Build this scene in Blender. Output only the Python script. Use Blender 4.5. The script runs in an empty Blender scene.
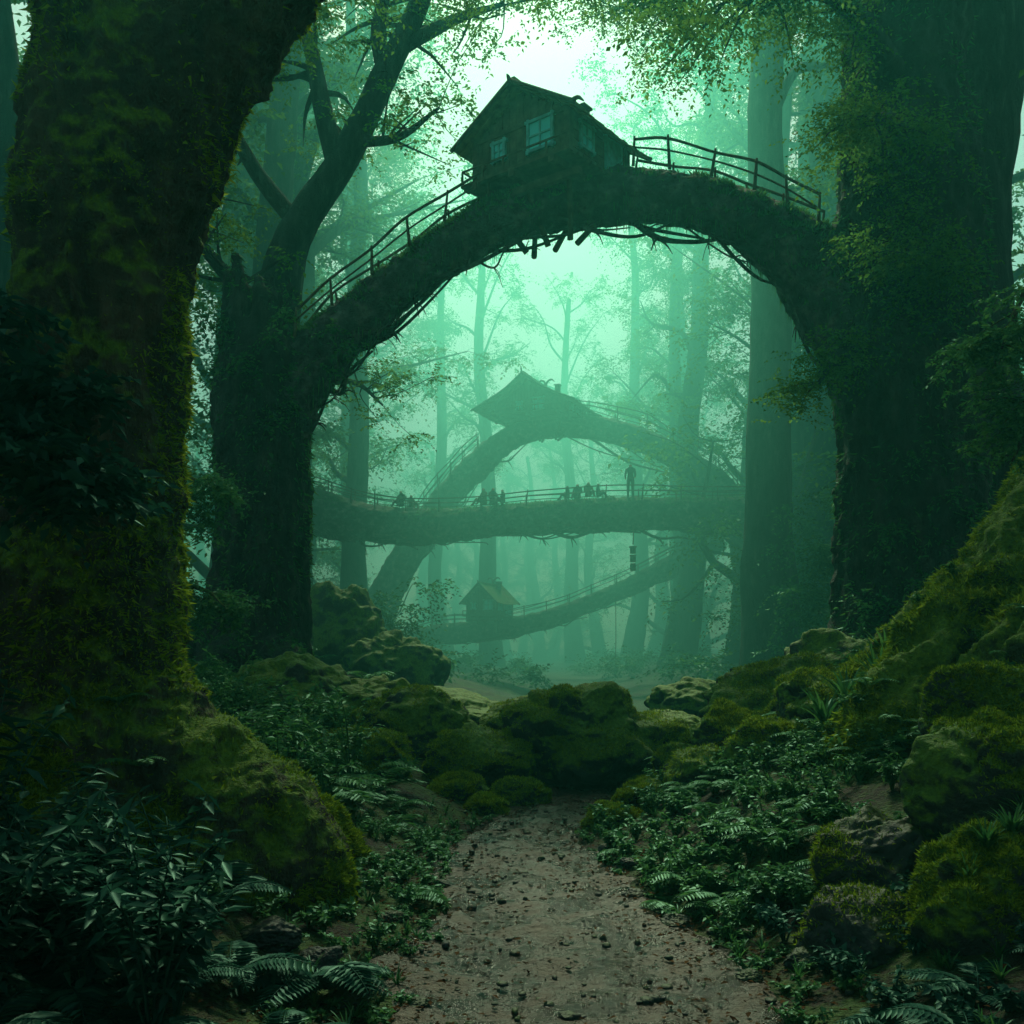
import bpy, math, numpy as np
from mathutils import Vector
R = math.radians
scene = bpy.context.scene
# ------------------------------------------------------------------ noise
def _h(ix,iy,iz,s):
    n=(ix*374761393+iy*668265263+iz*2147483647+s*974634777)&0xffffffff
    n=((n^(n>>13))*1274126177)&0xffffffff
    n=((n^(n>>16))*2246822519)&0xffffffff
    return ((n^(n>>15))&0xffffff)/float(0xffffff)
def vn(p,s=0):
    p=np.asarray(p,float); i=np.floor(p).astype(np.int64); f=p-i; f=f*f*(3-2*f)
    x,y,z=i[:,0],i[:,1],i[:,2]; r=0
    for a in (0,1):
        for b in (0,1):
            for c in (0,1):
                w=(f[:,0] if a else 1-f[:,0])*(f[:,1] if b else 1-f[:,1])*(f[:,2] if c else 1-f[:,2])
                r=r+w*_h(x+a,y+b,z+c,s)
    return r
def fbm(p,o=4,s=0):
    t=0;a=.5;n=0
    p=np.asarray(p,float)
    for k in range(o):
        t=t+a*vn(p*2**k+k*17.3,s+k); n+=a; a*=.5
    return t/n*2-1
def nrm(v): return v/np.maximum(np.linalg.norm(v,axis=-1,keepdims=True),1e-9)
# ------------------------------------------------------------------ mesh builder
class MB:
    def __init__(s): s.v=[];s.f=[];s.m=[];s.n=0
    def add(s,v,f,m=0):
        v=np.asarray(v,float).reshape(-1,3)
        if isinstance(f,(list,tuple)) and len(f) and isinstance(f[0],np.ndarray) and f[0].ndim==2: fl=f
        else: fl=[np.asarray(f)]
        for a in fl:
            if len(a)==0: continue
            s.f.append(a.astype(np.int64)+s.n); s.m.append(m)
        s.v.append(v); s.n+=len(v)
        return s
    def mesh(s,name,mats,smooth=True):
        me=bpy.data.meshes.new(name)
        V=np.concatenate(s.v); me.vertices.add(len(V)); me.vertices.foreach_set('co',V.astype(np.float32).ravel())
        li=np.concatenate([a.ravel() for a in s.f]).astype(np.int32)
        tot=np.concatenate([np.full(len(a),a.shape[1]) for a in s.f]).astype(np.int32)
        st=np.concatenate([[0],np.cumsum(tot)[:-1]]).astype(np.int32)
        mi=np.concatenate([np.full(len(a),m) for a,m in zip(s.f,s.m)]).astype(np.int32)
        me.loops.add(len(li)); me.loops.foreach_set('vertex_index',li)
        me.polygons.add(len(tot)); me.polygons.foreach_set('loop_start',st); me.polygons.foreach_set('loop_total',tot)
        me.polygons.foreach_set('material_index',mi)
        me.polygons.foreach_set('use_smooth',np.full(len(tot),smooth))
        for m in mats: me.materials.append(m)
        me.update(calc_edges=True); me.validate()
        return me
    def obj(s,name,mats,smooth=True,parent=None):
        me=s.mesh(name,mats,smooth); return link(name,me,parent)
def link(name,me,parent=None,loc=(0,0,0),rot=(0,0,0),sc=(1,1,1)):
    o=bpy.data.objects.new(name,me); scene.collection.objects.link(o)
    o.location=loc;o.rotation_euler=rot;o.scale=sc
    if parent: o.parent=parent
    return o
def empty(name,loc=(0,0,0),rot=(0,0,0),sc=(1,1,1)): return link(name,None,None,loc,rot,sc)
def spl(P,n):
    P=np.asarray(P,float)
    if len(P)==2: 
        t=np.linspace(0,1,n)[:,None]; return P[0]*(1-t)+P[1]*t
    Q=np.vstack([2*P[0]-P[1],P,2*P[-1]-P[-2]]); m=len(P)-1
    u=np.linspace(0,m-1e-6,n); i=u.astype(int); t=(u-i)[:,None]
    a,b,c,d=Q[i],Q[i+1],Q[i+2],Q[i+3]
    return .5*((2*b)+(-a+c)*t+(2*a-5*b+4*c-d)*t**2+(-a+3*b-3*c+d)*t**3)
def tube(P4,n=16,k=8,rough=0,seed=0,freq=1.0,stretch=.3):
    P=spl(P4,n); c=P[:,:3]; r=np.maximum(P[:,3],.002)
    T=nrm(np.gradient(c,axis=0)); up=np.array([0,1,0.]) if abs(T[0][1])<.9 else np.array([1,0,0.])
    N=np.zeros_like(T); x=up-T[0]*up.dot(T[0]); N[0]=x/np.linalg.norm(x)
    for i in range(1,n):
        x=N[i-1]-T[i]*N[i-1].dot(T[i]); N[i]=x/np.linalg.norm(x)
    B=np.cross(T,N); a=np.linspace(0,2*np.pi,k,endpoint=False)
    ring=np.cos(a)[None,:,None]*N[:,None]+np.sin(a)[None,:,None]*B[:,None]
    rr=np.repeat(r[:,None],k,1)
    if rough:
        L=np.concatenate([[0],np.cumsum(np.linalg.norm(np.diff(c,axis=0),axis=1))])
        q=np.stack([np.cos(a)[None]*r.mean()*1.0+L[:,None]*0,np.sin(a)[None]*r.mean()+L[:,None]*0,L[:,None]*stretch+a[None]*0],-1).reshape(-1,3)
        rr=rr*(1+rough*(fbm(q*freq*2.2,4,seed)+.6*fbm(q*freq*7,2,seed+9))).reshape(n,k)
    v=(c[:,None]+ring*rr[:,:,None]).reshape(-1,3)
    i=np.arange(n-1)[:,None]*k; j=np.arange(k)[None]; j2=(j+1)%k
    q=np.stack([i+j,i+j2,i+k+j2,i+k+j],-1).reshape(-1,4)
    v=np.vstack([v,c[0],c[-1]]); jj=np.arange(k)
    t1=np.stack([np.full(k,n*k),(jj+1)%k,jj],-1); t2=np.stack([np.full(k,n*k+1),(n-1)*k+jj,(n-1)*k+(jj+1)%k],-1)
    return v,[q,t1,t2]
def vnormals(v,f):
    a,b,c=v[f[:,0]],v[f[:,1]],v[f[:,2]]; d=v[f[:,-1]]
    n=np.cross(c-a,d-b) if f.shape[1]==4 else np.cross(b-a,c-a)
    N=np.zeros_like(v)
    for k in range(f.shape[1]): np.add.at(N,f[:,k],n)
    return nrm(N)
def fuse(parts,vox,smooth=6):
    mb=MB()
    for v,f in parts: mb.add(v,f)
    me=mb.mesh('tmp',[]); o=bpy.data.objects.new('tmp',me); scene.collection.objects.link(o)
    m=o.modifiers.new('r','REMESH'); m.mode='VOXEL'; m.voxel_size=vox
    dg=bpy.context.evaluated_depsgraph_get(); e=o.evaluated_get(dg).to_mesh()
    v=np.zeros(len(e.vertices)*3,np.float32); e.vertices.foreach_get('co',v); v=v.reshape(-1,3).astype(float)
    li=np.zeros(len(e.loops),np.int32); e.loops.foreach_get('vertex_index',li); f=li.reshape(-1,4).astype(np.int64)
    bpy.data.objects.remove(o); bpy.data.meshes.remove(me)
    ed=np.vstack([f[:,[0,1]],f[:,[1,2]],f[:,[2,3]],f[:,[3,0]]])
    cnt=np.bincount(ed.ravel(),minlength=len(v))[:,None]
    for _ in range(smooth):
        s=np.zeros_like(v)
        for k in range(3):
            s[:,k]=np.bincount(ed[:,0],v[ed[:,1],k],len(v))+np.bincount(ed[:,1],v[ed[:,0],k],len(v))
        v=v*.4+.6*s/np.maximum(cnt,1)
    return v,f
def bark(v,f,amp=.05,fr=3.0,st=.22,seed=0,big=.12,clump=0):
    N=vnormals(v,f); 
    w=np.stack([fbm(v*.8,2,seed+31),fbm(v*.8+9,2,seed+32),v[:,0]*0],-1)*.35
    q=(v+w)*np.array([1,1,st])
    r=1-np.abs(fbm(q*fr,3,seed)); r2=fbm(v*fr*3,3,seed+5)
    d=amp*(r*1.6-1.2)+amp*.45*r2+big*fbm(v*.9,3,seed+7)
    if clump: d=d+clump*np.clip(fbm(v*3.2,3,seed+11),-.1,1)*1.6+clump*.5*fbm(v*13,2,seed+13)
    return v+N*d[:,None]
# ------------------------------------------------------------------ leaves
def leafset(rng,pos,d,size,w=.28,fold=.12,upb=1.0):
    N=len(pos); d=nrm(d); u=nrm(rng.normal(0,.45,(N,3))+np.array([0,0,upb])); s=nrm(np.cross(d,u)); n=np.cross(s,d)
    size=np.broadcast_to(size,(N,))[:,None]
    v=np.stack([pos,pos+d*size*.42+s*size*w+n*size*fold,pos+d*size-n*size*fold,pos+d*size*.42-s*size*w+n*size*fold],1).reshape(-1,3)
    i=np.arange(N)[:,None]*4
    return v,np.vstack([i+[0,1,2],i+[0,2,3]])
def twigs(rng,C,Rr,ntw,nl,ls,flat=.45,droop=.25):
    C=np.asarray(C,float); M=len(C)*ntw; c=np.repeat(C,ntw,0); Rr=np.repeat(np.broadcast_to(Rr,(len(C),)),ntw)
    d=nrm(rng.normal(0,1,(M,3))*np.array([1,1,flat])); L=Rr*rng.uniform(.35,1,M)
    st=c+rng.normal(0,.22,(M,3))*Rr[:,None]*np.array([1,1,.5])
    t=(np.arange(nl)+.5)/nl
    p=st[:,None]+d[:,None]*(L[:,None]*t)[:,:,None]; p[:,:,2]-=droop*L[:,None]*t**2
    side=nrm(np.cross(d,[0,0,1.]))[:,None]*np.where(np.arange(nl)%2,1,-1)[None,:,None]
    ld=side+d[:,None]*.7+rng.normal(0,.3,(M,nl,3)); ld[:,:,2]-=.25
    return leafset(rng,p.reshape(-1,3),ld.reshape(-1,3),ls*rng.uniform(.6,1.3,M*nl))
def gen_tree(mb,seed,H,r0,first=.3,nl=14,spread=6,cl=(1.6,10,9,.2),lean=(0,0),base=(0,0,0),k=20):
    rng=np.random.default_rng(seed); n=7; z=np.linspace(0,1,n)
    x=np.cumsum(rng.normal(0,.5,n))*H/40+lean[0]*z*H; y=np.cumsum(rng.normal(0,.35,n))*H/40+lean[1]*z*H
    x-=x[0];y-=y[0]; rad=r0*(1-.72*z); P=np.stack([x+base[0],y+base[1],z*H+base[2],rad],1)
    P=np.vstack([[P[0][0],P[0][1],base[2]-1,r0*1.9],[P[0][0],P[0][1],base[2]+r0*.6,r0*1.35],P[1:]])
    v,f=tube(P,60,k,.16,seed); mb.add(v,f,0); S=spl(P,60); tips=[]
    for i in range(nl):
        t=first+(1-first)*(i+rng.uniform(0,.8))/nl; q=S[min(int(t*59),58)]
        a=rng.uniform(0,2*np.pi); L=spread*(1.15-.5*t)*rng.uniform(.5,1.25); up=rng.uniform(.3,1.3)
        d=np.array([math.cos(a),math.sin(a),up]); c=q[:3]; r=q[3]*.38
        pts=[[*c,r],[*(c+d*L*.3+rng.normal(0,.06*L,3)),r*.7],[*(c+d*L*.65+rng.normal(0,.1*L,3)),r*.42],[*(c+d*L+rng.normal(0,.12*L,3)),r*.12]]
        v,f=tube(pts,14,7,.12,seed+i); mb.add(v,f,0); B=spl(pts,14)
        for j in range(6):
            b=B[rng.integers(4,14)]; a2=a+rng.uniform(-1.6,1.6); l2=L*rng.uniform(.2,.5)
            e=b[:3]+np.array([math.cos(a2)*l2,math.sin(a2)*l2,rng.uniform(-.5,.7)*l2])
            mid=(b[:3]+e)/2+rng.normal(0,.1*l2,3)
            v,f=tube([[*b[:3],b[3]*.5],[*mid,b[3]*.3],[*e,.012]],6,5); mb.add(v,f,0); tips+= [e,mid]
    tips=np.array(tips)
    v,f=twigs(rng,tips,cl[0]*rng.uniform(.5,1.4,len(tips)),cl[1],cl[2],cl[3],.8,.35); mb.add(v,f,1)
    return mb
# ------------------------------------------------------------------ materials
def M(name):
    m=bpy.data.materials.new(name); m.use_nodes=True; nt=m.node_tree; nt.nodes.clear()
    return m,nt,nt.nodes.new('ShaderNodeOutputMaterial')
def noise(nt,vec,scale,det=5,rough=.6):
    n=nt.nodes.new('ShaderNodeTexNoise'); n.inputs['Scale'].default_value=scale; n.inputs['Detail'].default_value=det; n.inputs['Roughness'].default_value=rough
    nt.links.new(vec,n.inputs['Vector']); return n.outputs['Fac']
def ramp(nt,fac,stops):
    r=nt.nodes.new('ShaderNodeValToRGB'); e=r.color_ramp.elements
    while len(e)<len(stops): e.new(.5)
    for i,(p,c) in enumerate(stops): e[i].position=p; e[i].color=(*c,1) if len(c)==3 else c
    nt.links.new(fac,r.inputs['Fac']); return r.outputs['Color']
def mix(nt,fac,a,b):
    m=nt.nodes.new('ShaderNodeMix'); m.data_type='RGBA'
    for s,x in ((0,fac),(6,a),(7,b)):
        if isinstance(x,(tuple,float,int)): m.inputs[s].default_value=x if not isinstance(x,tuple) else (*x,1)
        else: nt.links.new(x,m.inputs[s])
    return m.outputs[2]
def math_(nt,op,a,b=0.0,clamp=False):
    m=nt.nodes.new('ShaderNodeMath'); m.operation=op; m.use_clamp=clamp
    for s,x in ((0,a),(1,b)):
        if isinstance(x,(float,int)): m.inputs[s].default_value=x
        else: nt.links.new(x,m.inputs[s])
    return m.outputs[0]
def surf(name,stops,moss=None,mossamt=.5,scale=3,stz=.3,rough=.85,bump=.5,bs=14,bd=.03,spec=.3):
    m,nt,out=M(name); tc=nt.nodes.new('ShaderNodeTexCoord'); mp=nt.nodes.new('ShaderNodeMapping'); mp.inputs['Scale'].default_value=(1,1,stz)
    nt.links.new(tc.outputs['Object'],mp.inputs['Vector']); vec=mp.outputs[0]
    n1=noise(nt,vec,scale,4,.65); col=ramp(nt,n1,stops); nb=noise(nt,vec,bs,4,.7)
    if moss:
        geo=nt.nodes.new('ShaderNodeNewGeometry'); sp=nt.nodes.new('ShaderNodeSeparateXYZ'); nt.links.new(geo.outputs['Normal'],sp.inputs[0])
        n2=noise(nt,tc.outputs['Object'],1.7,3,.65); n3=noise(nt,tc.outputs['Object'],22,2,.7)
        k=math_(nt,'ADD',math_(nt,'MULTIPLY',sp.outputs[2],.45),math_(nt,'MULTIPLY',n2,1.6))
        k=math_(nt,'ADD',k,math_(nt,'MULTIPLY',n3,.35)); k=math_(nt,'SUBTRACT',k,1.55-mossamt); k=math_(nt,'MULTIPLY',k,4,True)
        mc=ramp(nt,n3,[(.3,tuple(x*.35 for x in moss)),(.55,moss),(.75,(moss[0]*1.9,moss[1]*1.6,moss[2]*1.2))])
        mc2=mix(nt,n1,mc,(moss[0]*.4,moss[1]*.55,moss[2]*.8))
        col=mix(nt,k,col,mc2)
        nb=math_(nt,'ADD',nb,math_(nt,'MULTIPLY',n3,.5))
    p=nt.nodes.new('ShaderNodeBsdfPrincipled'); nt.links.new(col,p.inputs['Base Color']); p.inputs['Specular IOR Level'].default_value=spec
    if isinstance(rough,tuple):
        rr=ramp(nt,noise(nt,tc.outputs['Object'],2.2,4,.6),[(.44,(rough[0],)*3),(.60,(rough[1],)*3)]); nt.links.new(rr,p.inputs['Roughness'])
    else: p.inputs['Roughness'].default_value=rough
    b=nt.nodes.new('ShaderNodeBump'); b.inputs['Strength'].default_value=bump; b.inputs['Distance'].default_value=bd; nt.links.new(nb,b.inputs['Height']); nt.links.new(b.outputs[0],p.inputs['Normal'])
    nt.links.new(p.outputs[0],out.inputs['Surface']); return m
def leafmat(name,c1,c2,c3,tr=.45,gloss=0.0):
    m,nt,out=M(name); geo=nt.nodes.new('ShaderNodeNewGeometry')
    col=ramp(nt,geo.outputs['Random Per Island'],[(0,c1),(.5,c2),(1,c3)])
    p=nt.nodes.new('ShaderNodeBsdfDiffuse')
    t=nt.nodes.new('ShaderNodeBsdfTranslucent'); x=nt.nodes.new('ShaderNodeMixShader'); x.inputs[0].default_value=tr
    nt.links.new(col,p.inputs['Color']); nt.links.new(col,t.inputs['Color'])
    nt.links.new(p.outputs[0],x.inputs[1]); nt.links.new(t.outputs[0],x.inputs[2]); o=x.outputs[0]
    if gloss:
        g=nt.nodes.new('ShaderNodeBsdfGlossy'); g.inputs['Roughness'].default_value=.4; g.inputs['Color'].default_value=(.6,1,.85,1)
        y=nt.nodes.new('ShaderNodeMixShader'); y.inputs[0].default_value=gloss; nt.links.new(o,y.inputs[1]); nt.links.new(g.outputs[0],y.inputs[2]); o=y.outputs[0]
    nt.links.new(o,out.inputs['Surface']); return m
def plain(name,c,rough=.7):
    m,nt,out=M(name); p=nt.nodes.new('ShaderNodeBsdfPrincipled'); tc=nt.nodes.new('ShaderNodeTexCoord')
    col=ramp(nt,noise(nt,tc.outputs['Object'],6,3),[(.3,tuple(x*.6 for x in c)),(.7,tuple(x*1.3 for x in c))]); nt.links.new(col,p.inputs['Base Color'])
    p.inputs['Roughness'].default_value=rough; nt.links.new(p.outputs[0],out.inputs['Surface']); return m
moss=(.13,.21,.012)
mBark=surf('mossy_bark',[(.3,(.015,.012,.008)),(.55,(.045,.038,.024)),(.75,(.10,.08,.05))],moss,.54,4,.25,bs=16,bump=1,bd=.08)
mBarkD=surf('dark_bark',[(.3,(.008,.010,.009)),(.55,(.03,.034,.028)),(.75,(.08,.083,.065))],(.035,.085,.018),.32,4,.25,bs=12,bump=1,bd=.12)
mMoss=surf('moss',[(.3,(.02,.025,.01)),(.7,(.045,.055,.02))],(.14,.22,.013),.72,4,1,bs=18,bump=.9,bd=.06)
mRock=surf('rock',[(.3,(.012,.014,.013)),(.55,(.03,.035,.031)),(.8,(.07,.075,.07))],(.11,.19,.014),.62,3,1,rough=.75,bs=9,bump=.8,bd=.06)
mRockB=surf('bare_rock',[(.3,(.01,.012,.012)),(.55,(.022,.026,.026)),(.8,(.045,.05,.05))],(.04,.065,.014),.35,3,1,rough=.6,bs=9,bump=.6,bd=.03)
mGround=surf('forest_floor',[(.3,(.007,.005,.003)),(.55,(.018,.012,.007)),(.75,(.03,.022,.013))],(.045,.085,.012),.3,3,1,bs=11,bump=.9,bd=.05)
mPath=surf('dirt',[(.32,(.010,.005,.003)),(.5,(.029,.015,.0085)),(.7,(.068,.039,.023))],None,0,2.2,1,rough=(.16,.65),bs=13,bump=1,bd=.06,spec=.55)
mWood=surf('old_wood',[(.3,(.03,.022,.014)),(.55,(.09,.065,.04)),(.8,(.18,.13,.08))],None,0,5,1,bs=20,bump=.5,bd=.01)
mRoof=surf('mossy_shingle',[(.3,(.09,.08,.04)),(.6,(.26,.22,.09)),(.8,(.36,.30,.13))],(.17,.24,.03),.5,5,1,bs=20,bump=.5,bd=.01)
mLog=surf('log_bark',[(.3,(.010,.012,.010)),(.52,(.05,.053,.048)),(.75,(.2,.2,.18))],(.05,.11,.022),.3,3,1,bs=7,bump=1,bd=.12)
mLeaf=leafmat('leaf_canopy',(.05,.12,.02),(.09,.20,.03),(.14,.27,.045),.66)
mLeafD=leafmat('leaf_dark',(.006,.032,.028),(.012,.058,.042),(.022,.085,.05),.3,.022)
mLeafU=leafmat('leaf_undergrowth',(.02,.08,.028),(.045,.15,.04),(.09,.22,.05),.5,.03)
mFuzz=leafmat('moss_fuzz',(.06,.11,.010),(.15,.24,.014),(.29,.37,.03),.45)
mDry=leafmat('leaf_litter',(.02,.010,.005),(.05,.025,.012),(.09,.045,.02),.1)
mPaint=plain('teal_paint',(.12,.48,.50),.6)
mCloth=plain('cloth_dark',(.05,.06,.06),.9); mCloth2=plain('cloth_ochre',(.14,.10,.05),.9); mSkin=plain('skin',(.3,.18,.12),.6); mHair=plain('hair',(.02,.014,.01),.6)
m,nt,out=M('window_glass'); p=nt.nodes.new('ShaderNodeBsdfPrincipled'); p.inputs['Base Color'].default_value=(.15,.8,.85,1); p.inputs['Roughness'].default_value=.15; nt.links.new(p.outputs[0],out.inputs[0]); mGlass=m  # faint window glow is painted in as a bright teal base colour
# ------------------------------------------------------------------ terrain
def pc(y): return .3-.15*np.clip((y-7)/4,0,1)+np.clip((y-11)/20,0,1)*3.2+.12*np.sin((np.asarray(y)-4)*.8)*np.clip((13-np.asarray(y))/3,0,1)
def hw(y): return np.interp(y,[4,8,12,16,25],[1.42,.92,.66,.9,2.2])
def Hf(x,y,detail=True):
    x=np.asarray(x,float); y=np.asarray(y,float); t=x-pc(y); w=hw(y)
    r=np.clip(t-w,0,None); l=np.clip(-t-w,0,None)
    fr=np.interp(y,[3,8,15,30,60],[.8,1,1,.55,.35]); fl=np.interp(y,[3,8,15,30,60],[.35,.6,1,1,.6])
    h=3.6*(1-np.exp(-(r/5.5)**1.35))*fr+2.6*(1-np.exp(-(l/7)**1.3))*fl
    e=np.clip((r+l)/1.2,0,1)
    q=np.stack([x,y,0*x],-1).reshape(-1,3)
    h=h+(e*.35*fbm(q*.5,4,3).reshape(x.shape))+(.08*fbm(q*1.4,3,5)).reshape(x.shape)*(.3+.7*e)+.35*np.clip((np.hypot(x,y)-120)/100,0,20)
    if detail: h=h+(.03*fbm(q*5,4,8)).reshape(x.shape)-.03*(1-e)
    return h
xs=np.unique(np.concatenate([np.arange(-6,6,.06),6+np.geomspace(.01,250,60),-6-np.geomspace(.01,250,60)]))
ys=np.unique(np.concatenate([np.arange(3,18,.06),np.arange(-40,3,1.),18+np.geomspace(.05,480,110)]))
X,Y=np.meshgrid(xs,ys); nx,ny=len(xs),len(ys)
u_=np.abs(X-pc(Y))/hw(Y); Z=Hf(X,Y)-.10*np.clip((.94-u_)/.22,0,1)*np.clip((15.6-Y)/.6,0,1)
i=np.arange(ny-1)[:,None]*nx; j=np.arange(nx-1)[None]
F=np.stack([i+j,i+j+1,i+nx+j+1,i+nx+j],-1).reshape(-1,4)
MB().add(np.stack([X,Y,Z],-1).reshape(-1,3),F).obj('ground',[mGround])
# dirt path ribbon 
yy=np.arange(1,16,.04); uu=np.linspace(-1,1,90)
YY=np.repeat(yy[:,None],90,1); jag=fbm(np.stack([yy*.9,yy*0,yy*0],-1),5,4)[:,None]*.45; jag2=fbm(np.stack([yy*.9,yy*0+7,yy*0],-1),5,6)[:,None]*.45
WW=hw(yy)[:,None]*1.15; XX=pc(yy)[:,None]+uu[None]*WW+np.where(uu>0,uu,0)[None]*jag+np.where(uu<0,-uu,0)[None]*-jag2
q=np.stack([XX,YY,XX*0],-1).reshape(-1,3)
ed=np.clip((np.abs(uu[None])-.74)/.26+.6*fbm(q*3,4,15).reshape(XX.shape),0,1)
ZZ=Hf(XX,YY)+.016-.08*ed**1.5*(np.abs(uu[None])>.6)
rut=-.03*np.exp(-((np.abs(uu[None])-.45)/.18)**2)
ZZ=ZZ+rut+(.05*fbm(q*5,5,12)).reshape(ZZ.shape)*(1-np.abs(uu[None])**4)
n2=90;i=np.arange(len(yy)-1)[:,None]*n2;j=np.arange(n2-1)[None]
F=np.stack([i+j,i+j+1,i+n2+j+1,i+n2+j],-1).reshape(-1,4)
MB().add(np.stack([XX,YY,ZZ],-1).reshape(-1,3),F).obj('dirt_path',[mPath])
# ------------------------------------------------------------------ fuzz on surfaces
def fuzz(rng,v,f,n,L,zmin=.0,box=None,sag=0):
    t=np.vstack([f[:,[0,1,2]],f[:,[0,2,3]]]) if f.shape[1]==4 else f
    a,b,c=v[t[:,0]],v[t[:,1]],v[t[:,2]]; cr=np.cross(b-a,c-a); ar=np.linalg.norm(cr,axis=1); nn=nrm(cr)
    cen=(a+b+c)/3; ok=(nn[:,2]>zmin)
    pr=ar*ok*np.clip(.4+fbm(cen*1.5,3,77)*2.2,0.02,1); pr/=pr.sum(); k=rng.choice(len(t),n,p=pr)
    u=rng.random((n,2)); s=u.sum(1)>1; u[s]=1-u[s]; p=a[k]+(b-a)[k]*u[:,:1]+(c-a)[k]*u[:,1:]
    d=nrm(nn[k]+rng.normal(0,.55,(n,3))-[0,0,sag]); s=nrm(np.cross(d,rng.normal(0,1,(n,3)))); l=L*rng.uniform(.5,1.4,n)[:,None]
    V=np.stack([p-s*l*.18,p+s*l*.18,p+d*l],1).reshape(-1,3); i=np.arange(n)[:,None]*3
    return V,i+np.array([[0,1,2]])
# ------------------------------------------------------------------ left foreground tree
rng=np.random.default_rng(1)
parts=[tube([[-3.6,8,-.5,1.35],[-3.5,8,.6,1.05],[-3.45,8,1.4,.85],[-3.42,8,2.2,.74],[-3.35,8,3.2,.66],[-3.3,8,4.2,.66],[-3.27,8,5.2,.66],[-3.15,8,6.2,.7],[-3.1,8,7.2,.68],[-3.5,8,9,.55],[-3.8,8,11,.4]],50,28),
 tube([[-3.05,8,5.5,.48],[-2.6,7.95,6.5,.5],[-2.0,7.9,7.4,.48],[-1.1,7.8,8.5,.42],[0.2,7.6,9.6,.3]],24,18),
 tube([[-3.3,8,1.9,.45],[-2.75,7.85,1.25,.5],[-2.2,7.7,.72,.52],[-1.75,7.55,.36,.5],[-1.55,7.45,-.1,.38]],20,18),
 tube([[-3.2,7.9,1.2,.4],[-2.6,7.5,.55,.42],[-2.1,7.15,.15,.36],[-1.7,6.95,-.2,.25]],20,18),
 tube([[-3.5,7.6,1.6,.4],[-3.4,7.0,.7,.42],[-3.1,6.4,.1,.35],[-2.9,6,-.3,.3]],20,18),
 tube([[-3.2,8.3,1.5,.45],[-2.5,8.6,.8,.45],[-1.9,8.9,.3,.4],[-1.5,9.1,-.2,.3]],20,18),
 tube([[-3.9,7.9,1.6,.4],[-4.6,7.6,.6,.5],[-5.2,7.2,-.2,.4]],14,16)]
v,f=fuse(parts,.03,4); v=bark(v,f,.09,3.2,.2,1,.10,.06)
mb=MB().add(v,f,0)
low=f[(v[f].mean(1)[:,2]<1.7)]
V,T=fuzz(rng,v,low,120000,.036,.0); mb.add(V,T,1)
V,T=fuzz(rng,v,f,80000,.03,-.4); mb.add(V,T,1)
V,T=fuzz(rng,v,f,20000,.065,-.3,None,.5); mb.add(V,T,1)
mb.obj('mossy_tree',[mBark,mFuzz])
# ------------------------------------------------------------------ right giant tree
parts=[tube([[8.9,22,-1,2.6],[8.85,22,1,2.0],[8.8,22,3,1.65],[8.75,22,6,1.5],[8.7,22,9,1.55],[8.7,22,11.5,1.5],[8.65,22,14,1.3],[8.6,22,18,1.2],[8.6,22,26,1]],60,40),
 tube([[8.2,21.3,2.5,.6],[7.4,20.6,1.2,.6],[6.8,20,.3,.5]],12,14),tube([[9.6,21,2.6,.7],[10.6,20,1.6,.6],[11.5,19.2,1,.5]],12,14)]
v,f=fuse(parts,.07,2); v=bark(v,f,.18,1.8,.16,3,.17,.06)
mb=MB().add(v,f,0); V,T=fuzz(rng,v,f,12000,.14,-.4,None,.6); mb.add(V,T,1); mb.obj('giant_tree',[mBarkD,mLeafU])
# left stump tree
parts=[tube([[-6.5,24,-1,2.3],[-6.3,24,1.0,1.6],[-6.1,24,3,1.25],[-5.95,24,5,1.1],[-5.95,24,7,1.12],[-6.0,24,8.7,1.1],[-6.05,24,9.7,.85]],40,36),
 tube([[-6,23.4,2.2,.6],[-4.9,22.6,1.3,.6],[-3.8,22,.8,.5],[-2.8,21.3,.3,.4]],14,14),tube([[-6.2,23.2,2,.6],[-6.6,22,1.3,.6],[-6.4,20.5,.8,.5]],14,14),
 tube([[-6.9,24,2.5,.6],[-8,23.6,1.4,.6],[-9.4,23,.9,.5]],14,14)]
for a in range(9):
    t=a/9*6.28; x,y=-6.05+math.cos(t)*.7,24+math.sin(t)*.7; hh=.6+1.0*abs(math.sin(a*2.3))
    parts.append(tube([[x,y,9.0,.3],[x+.05,y,9.6+hh*.3,.18],[x+.1*math.cos(t),y,9.7+hh,.04]],8,8))
v,f=fuse(parts,.06,2); v=bark(v,f,.15,2.0,.16,4,.14,.05)
mb=MB().add(v,f,0); V,T=fuzz(rng,v,f,7000,.13,-.4,None,.6); mb.add(V,T,1); mb.obj('giant_tree',[mBarkD,mLeafU])
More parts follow.
